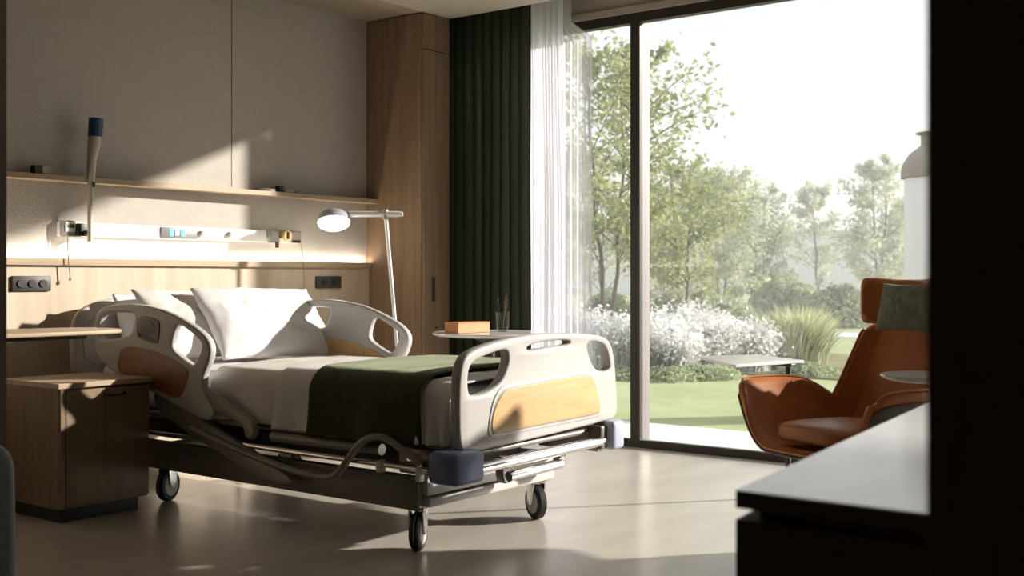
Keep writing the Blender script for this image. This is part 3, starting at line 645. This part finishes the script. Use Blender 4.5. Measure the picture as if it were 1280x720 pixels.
# white column lamp standing on the lawn outside
c0 = Vector((9.15, 2.857, -.06))
cl = empty('garden_lamp', c0, 'tall white column lamp with a beige dome cap on the lawn behind the orange chair', 'lamp')
MB().lathe([(0, .02), (.245, .02), (.245, 1.83), (0, 1.83)], c0, seg=48).build('lamp_tube', M['column_glow'], cl)
MB().lathe([(.255, 1.83), (.272, 1.835), (.272, 1.885), (.255, 1.95), (.205, 2.025), (.15, 2.065), (.122, 2.09), (.122, 2.165), (.160, 2.178), (.160, 2.185), (0, 2.19)], c0, seg=48).build('dome_cap', M['beige_metal'], cl)
MB().lathe([(0, 0), (.28, 0), (.28, .03), (0, .03)], c0, seg=48).build('base', M['beige_metal'], cl)

# ------------------------------------------------------------------ desk in the right foreground
dk = empty('desk', (1.8, .2, 0), 'dark wooden desk with a white top in the right foreground', 'desk')
dk_p = lambda i: [(1.294+i, .647-i), (1.283+i*.9, -.9), (2.75-i, -.9), (2.75-i, .817-i)]
def prism(p, z0, z1, name, m):
    n_ = len(p); MB().raw([(x, y, z0) for x, y in p]+[(x, y, z1) for x, y in p], [tuple(range(n_)), tuple(range(n_, 2*n_))]+[(i, (i+1) % n_, n_+(i+1) % n_, n_+i) for i in range(n_)]).build(name, m, dk, smooth=False)
prism(dk_p(0), .7375, .74, 'desk_top', M['white_top'])
prism(dk_p(.0), .718, .7375, 'top_edge', M['dark_wood'])
prism(dk_p(.022), .704, .718, 'shadow_gap', M['alu'])
prism(dk_p(.0), .04, .704, 'body', M['dark_wood'])
prism(dk_p(.05), .0, .04, 'plinth', M['dark_wood'])
# grey chair at the lower left corner
gc = empty('upholstered_chair', (1.0, 2.55, 0), 'charcoal upholstered chair back with pale piping in the lower left corner', 'chair')
bp = [(.80, .40), (.80, .60), (.84, .65), (1.28, .655), (1.33, .62), (1.336, .56), (1.336, .2), (1.30, .17), (.84, .17)]
MB().plate([bp], 2.37, 2.44, 'XZ', .018, 2).build('backrest', M['grey_fabric'], gc)
MB().tube([(x, 2.386, z) for x, z in [(p[0], p[1]) for p in smooth_path([(a, b_, 0) for a, b_ in bp], True, 2)]], .004, 6).build('piping', M['piping'], gc)
MB().box(.80, 1.33, 2.44, 2.94, .34, .44, .03, 3).build('seat', M['grey_fabric'], gc)
for x, y in ((.84, 2.44), (1.29, 2.44), (.84, 2.90), (1.29, 2.90)): MB().tube([(x, y, 0), (x, y, .36)], .014, 10).build('leg', M['frame'], gc)

# ------------------------------------------------------------------ outside
GZ = -.06
hm = bpy.data.materials.new('thin_garden_haze'); hm.use_nodes = True; hm.node_tree.nodes.clear()
_o = hm.node_tree.nodes.new('ShaderNodeOutputMaterial'); _v = hm.node_tree.nodes.new('ShaderNodeVolumeScatter')
_v.inputs['Color'].default_value = (.97, .98, 1, 1); _v.inputs['Density'].default_value = .011; _v.inputs['Anisotropy'].default_value = .2
hm.node_tree.links.new(_v.outputs[0], _o.inputs['Volume'])
hz = MB().box(7.3, 125, -60, 115, -.02, 9).build('morning_haze', hm, smooth=False); tag(hz, 'thin pale haze hanging over the whole garden', 'haze', kind='stuff')
def spot(px, d): t = (px-640)/1450; return (d*(.7935+t*.6085), d*(.6085-t*.7935))
struct('terrace', MB().box(5.99, 7.12, -6, 12, -.12, -.03), M['paving'], smooth=False)
struct('lawn', MB().box(7.12, 130, -70, 120, -.2, GZ), M['lawn'], smooth=False)
struct('garden_bed', MB().plate([[(11.3, 2.5), (11.6, 5.2), (11.5, 8.5), (12.6, 12.5), (15.6, 13), (16.5, 9), (15.0, 5.2), (13.0, 3.2)]], GZ-.05, GZ+.02, 'XY', .005, 2), M['soil'])
g0 = spot(1000, 22); struct('garden_path', MB().box(19.8, 21.4, -20, 40, GZ-.05, GZ+.015), M['paving'], smooth=False)
bd = empty('distant_building', (*spot(960, 70), GZ), 'long low pale grey building far beyond the garden trees', 'building')
a0 = spot(700, 78); a1 = spot(1300, 66)
def wall_between(p, q, z0, z1, th, name, m, parent):
    d_ = Vector((q[0]-p[0], q[1]-p[1], 0)).normalized(); n_ = Vector((-d_.y, d_.x, 0))*th
    P_ = [Vector((p[0], p[1], 0)), Vector((q[0], q[1], 0))]; pts = [P_[0], P_[1], P_[1]+n_, P_[0]+n_]
    return MB().raw([v+Vector((0, 0, z0)) for v in pts]+[v+Vector((0, 0, z1)) for v in pts], [(0, 1, 2, 3), (4, 5, 6, 7), (0, 1, 5, 4), (1, 2, 6, 5), (2, 3, 7, 6), (3, 0, 4, 7)]).build(name, m, parent, smooth=False)
wall_between(a0, a1, GZ, 3.6, 6, 'wall', M['concrete'], bd)
wall_between(spot(700, 77.7), spot(1300, 65.7), 3.6, 3.85, 6.6, 'roof', M['hedge'], bd)
def leaves(mb, pts, size, rnd_, droop=0):
    V_, F_ = [], []
    for p in pts:
        s_ = size*rnd_.uniform(.6, 1.3)
        a = Vector((rnd_.gauss(0, 1), rnd_.gauss(0, 1), rnd_.gauss(0, .7))).normalized(); b_ = a.cross(Vector((rnd_.gauss(0, 1), rnd_.gauss(0, 1), rnd_.gauss(0, 1)))).normalized()
        k = len(V_); V_ += [p-a*s_*.6, p+b_*s_*.32, p+a*s_*.6, p-b_*s_*.32]; F_.append((k, k+1, k+2, k+3))
    mb.raw(V_, F_)
def tree(px, d, h, hw, z0, n, size, seed, label, m='leaf', trunks=1, nb=26, lean=0):
    rnd_ = random.Random(seed); x, y = spot(px, d)
    t = empty('tree', (x, y, GZ), label, 'tree', group='trees in the garden'); B = Vector((x, y, GZ)); tr = MB(); pts = []
    for q in range(trunks):
        ox = (q-(trunks-1)/2)*hw*.35; pth = [B+Vector((ox*.3*.61, -ox*.3*.79, 0))]
        for k in range(1, 8):
            f_ = k/7; pth.append(B+Vector((ox*(.3+f_)*.61+rnd_.gauss(0, .03)*h*.4, -ox*(.3+f_)*.79+rnd_.gauss(0, .03)*h*.4, h*.93*f_)))
        r0 = .012*h/ (1+.3*(trunks-1)); tr.tube(pth, lambda f: r0*(1-.9*f)+.004, 6, 1)
        for k in range(nb):
            f_ = rnd_.uniform(z0/h, .96); i = min(6, int(f_*7)); s_ = pth[i].lerp(pth[i+1], f_*7-i); a = rnd_.uniform(0, 2*PI)
            g_ = (f_-z0/h)/(1-z0/h); wd_ = hw*(.35+1.1*math.sin(min(1, .12+g_*.95)*PI)**.8*.75)*rnd_.uniform(.55, 1.1)
            e = s_+Vector((math.cos(a)*wd_, math.sin(a)*wd_, wd_*rnd_.uniform(.35, 1.0))); m_ = s_.lerp(e, .5)+Vector((0, 0, .06*wd_))
            tr.tube([s_, m_, e], lambda f: .0035*h*(1-.8*f)*.8, 4, 1)
            for j in range(n//(nb*trunks)):
                u = rnd_.uniform(.25, 1.08)**.8; c_ = s_.lerp(m_, u*2) if u < .5 else m_.lerp(e, u*2-1)
                pts.append(c_+Vector((rnd_.gauss(0, 1), rnd_.gauss(0, 1), rnd_.gauss(0, 1)))*wd_*.13)
    tr.build('trunk', M['bark'], t); L = MB(); leaves(L, pts, size, rnd_)
    bmc = L.build('foliage', M[m], t, smooth=False); return t
tree(770, 17, 4.75, 1.12, 1.2, 6500, .092, 1, 'largest leafy tree, close behind the window mullion', trunks=3, nb=22)
tree(852, 20, 3.3, .85, .4, 3800, .085, 2, 'bright green young tree right of the mullion, in front of the birch group', trunks=2)
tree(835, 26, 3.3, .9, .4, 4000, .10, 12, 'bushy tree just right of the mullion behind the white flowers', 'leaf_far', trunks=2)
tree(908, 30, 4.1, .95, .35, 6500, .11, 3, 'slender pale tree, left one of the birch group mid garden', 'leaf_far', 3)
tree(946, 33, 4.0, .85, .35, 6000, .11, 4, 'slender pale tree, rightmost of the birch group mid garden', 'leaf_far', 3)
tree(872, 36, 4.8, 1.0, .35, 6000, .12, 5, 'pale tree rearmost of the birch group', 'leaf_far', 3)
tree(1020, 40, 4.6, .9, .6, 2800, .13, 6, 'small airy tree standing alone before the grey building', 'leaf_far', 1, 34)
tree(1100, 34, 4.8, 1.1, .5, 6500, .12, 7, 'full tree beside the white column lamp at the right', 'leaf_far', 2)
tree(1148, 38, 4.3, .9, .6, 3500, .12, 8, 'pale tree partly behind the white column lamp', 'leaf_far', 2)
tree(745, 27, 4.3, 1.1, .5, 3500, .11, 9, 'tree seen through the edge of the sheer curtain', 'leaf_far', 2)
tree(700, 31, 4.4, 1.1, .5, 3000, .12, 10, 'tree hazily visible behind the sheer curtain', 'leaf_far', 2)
def shrub(px, d, w_, h_, n, size, seed, label, m='hedge', name='shrub', depth=None):
    rnd_ = random.Random(seed); x, y = spot(px, d); L = MB(); pts = []
    for k in range(n):
        a = rnd_.uniform(0, 2*PI); r_ = rnd_.uniform(0, 1)**.5; z = rnd_.uniform(0, 1)
        rr = r_*math.sqrt(max(0, 1-(z*.95)**2)); lx, ly = math.cos(a)*rr*w_/2, math.sin(a)*rr*(depth or w_)/2
        zz_ = z*h_*(.8+.25*n3(a*1.2, r_*2, seed))
        pts.append(Vector((x+lx*.6085+ly*.7935, y-lx*.7935+ly*.6085, GZ+zz_)))
    leaves(L, pts, size, rnd_); o = L.build(name, M[m], smooth=False); return tag(o, label, 'shrub', 'garden shrubs')
shrub(985, 27, 2.1, 1.15, 5000, .11, 1, 'rounded green shrub left of the pair behind the ornamental grass')
shrub(1045, 25, 2.0, 1.0, 5000, .10, 2, 'rounded green shrub nearest the orange headrest', )
shrub(905, 24, 1.6, .75, 2500, .10, 3, 'low green shrub under the birch group')
shrub(1110, 27, 2.4, 1.0, 4000, .11, 4, 'green shrub behind the orange headrest')
shrub(838, 20, 1.3, .8, 2500, .09, 5, 'low shrub right of the mullion behind the white blossom')
shrub(762, 20, 1.4, .9, 3000, .09, 6, 'shrub seen in the narrow left pane by the mullion')
def grass(px, d, w_, h_, n, seed, name, label, m, spread=.35, cat='ornamental grass', wdt=.012, depth=None, tips=0):
    rnd_ = random.Random(seed); x, y = spot(px, d); L = MB(); V_, F_ = [], []; tp = []
    for k in range(n):
        a = rnd_.uniform(0, 2*PI); r_ = math.sqrt(rnd_.uniform(0, 1)); lx, ly = math.cos(a)*r_*w_/2, math.sin(a)*r_*(depth or w_)/2
        b_ = Vector((x+lx*.6085+ly*.7935, y-lx*.7935+ly*.6085, GZ)); hh = h_*rnd_.uniform(.6, 1.05)*(1-.35*r_*r_)
        out = Vector((math.cos(a)*.4+rnd_.gauss(0, .5), math.sin(a)*.4+rnd_.gauss(0, .5), 0))*spread*hh; s_ = Vector((rnd_.gauss(0, 1), rnd_.gauss(0, 1), 0)).normalized()*wdt
        i = len(V_); m_ = b_+out*.3+Vector((0, 0, hh*.6)); e = b_+out+Vector((0, 0, hh)); V_ += [b_-s_, b_+s_, m_+s_, m_-s_, e]; F_ += [(i, i+1, i+2, i+3), (i+3, i+2, i+4)]
        tp.append(e)
    L.raw(V_, F_)
    if tips: leaves(L, [t+Vector((rnd_.gauss(0, .05), rnd_.gauss(0, .05), rnd_.gauss(0, .06))) for t in tp for _ in range(tips)], .05, rnd_)
    o = L.build(name, M[m], smooth=False); return tag(o, label, cat, 'garden grasses and blossom clumps')
grass(998, 13.4, .62, .78, 2200, 1, 'ornamental_grass', 'tall pale green ornamental grass clump left of the orange chair', 'ornamental', .45)
grass(966, 14.0, .45, .62, 1000, 2, 'ornamental_grass', 'shorter ornamental grass clump beside the white blossom', 'ornamental', .5)
for i, (px, d, w_, h_, lb) in enumerate([(768, 12.8, .8, .62, 'white blossom clump seen in the narrow left pane'), (832, 12.6, .72, .52, 'white blossom clump right beside the window mullion'),
        (880, 12.9, .72, .54, 'white blossom clump behind the white tray table'), (925, 13.1, .68, .50, 'white blossom clump left of the ornamental grass'), (855, 14.6, 1.2, .66, 'white blossom clump in the rear row right of the mullion'), (716, 13.2, .85, .62, 'white blossom clump behind the sheer curtain')]):
    grass(px, d, w_, h_, 1300, 20+i, 'white_blossom', lb, 'flower', .35, 'flowers', .008, tips=4)
for i, (px, d) in enumerate([(835, 12.0), (885, 12.2), (1010, 12.5), (765, 12.2)]):
    shrub(px, d, .8, .16, 900, .05, 40+i, ['low green edging plants below the blossom right of the mullion', 'low green edging plants beneath the tray table', 'low green edging plants at the foot of the ornamental grass', 'low green edging plants seen in the narrow left pane'][i], 'hedge', 'edging_plant')
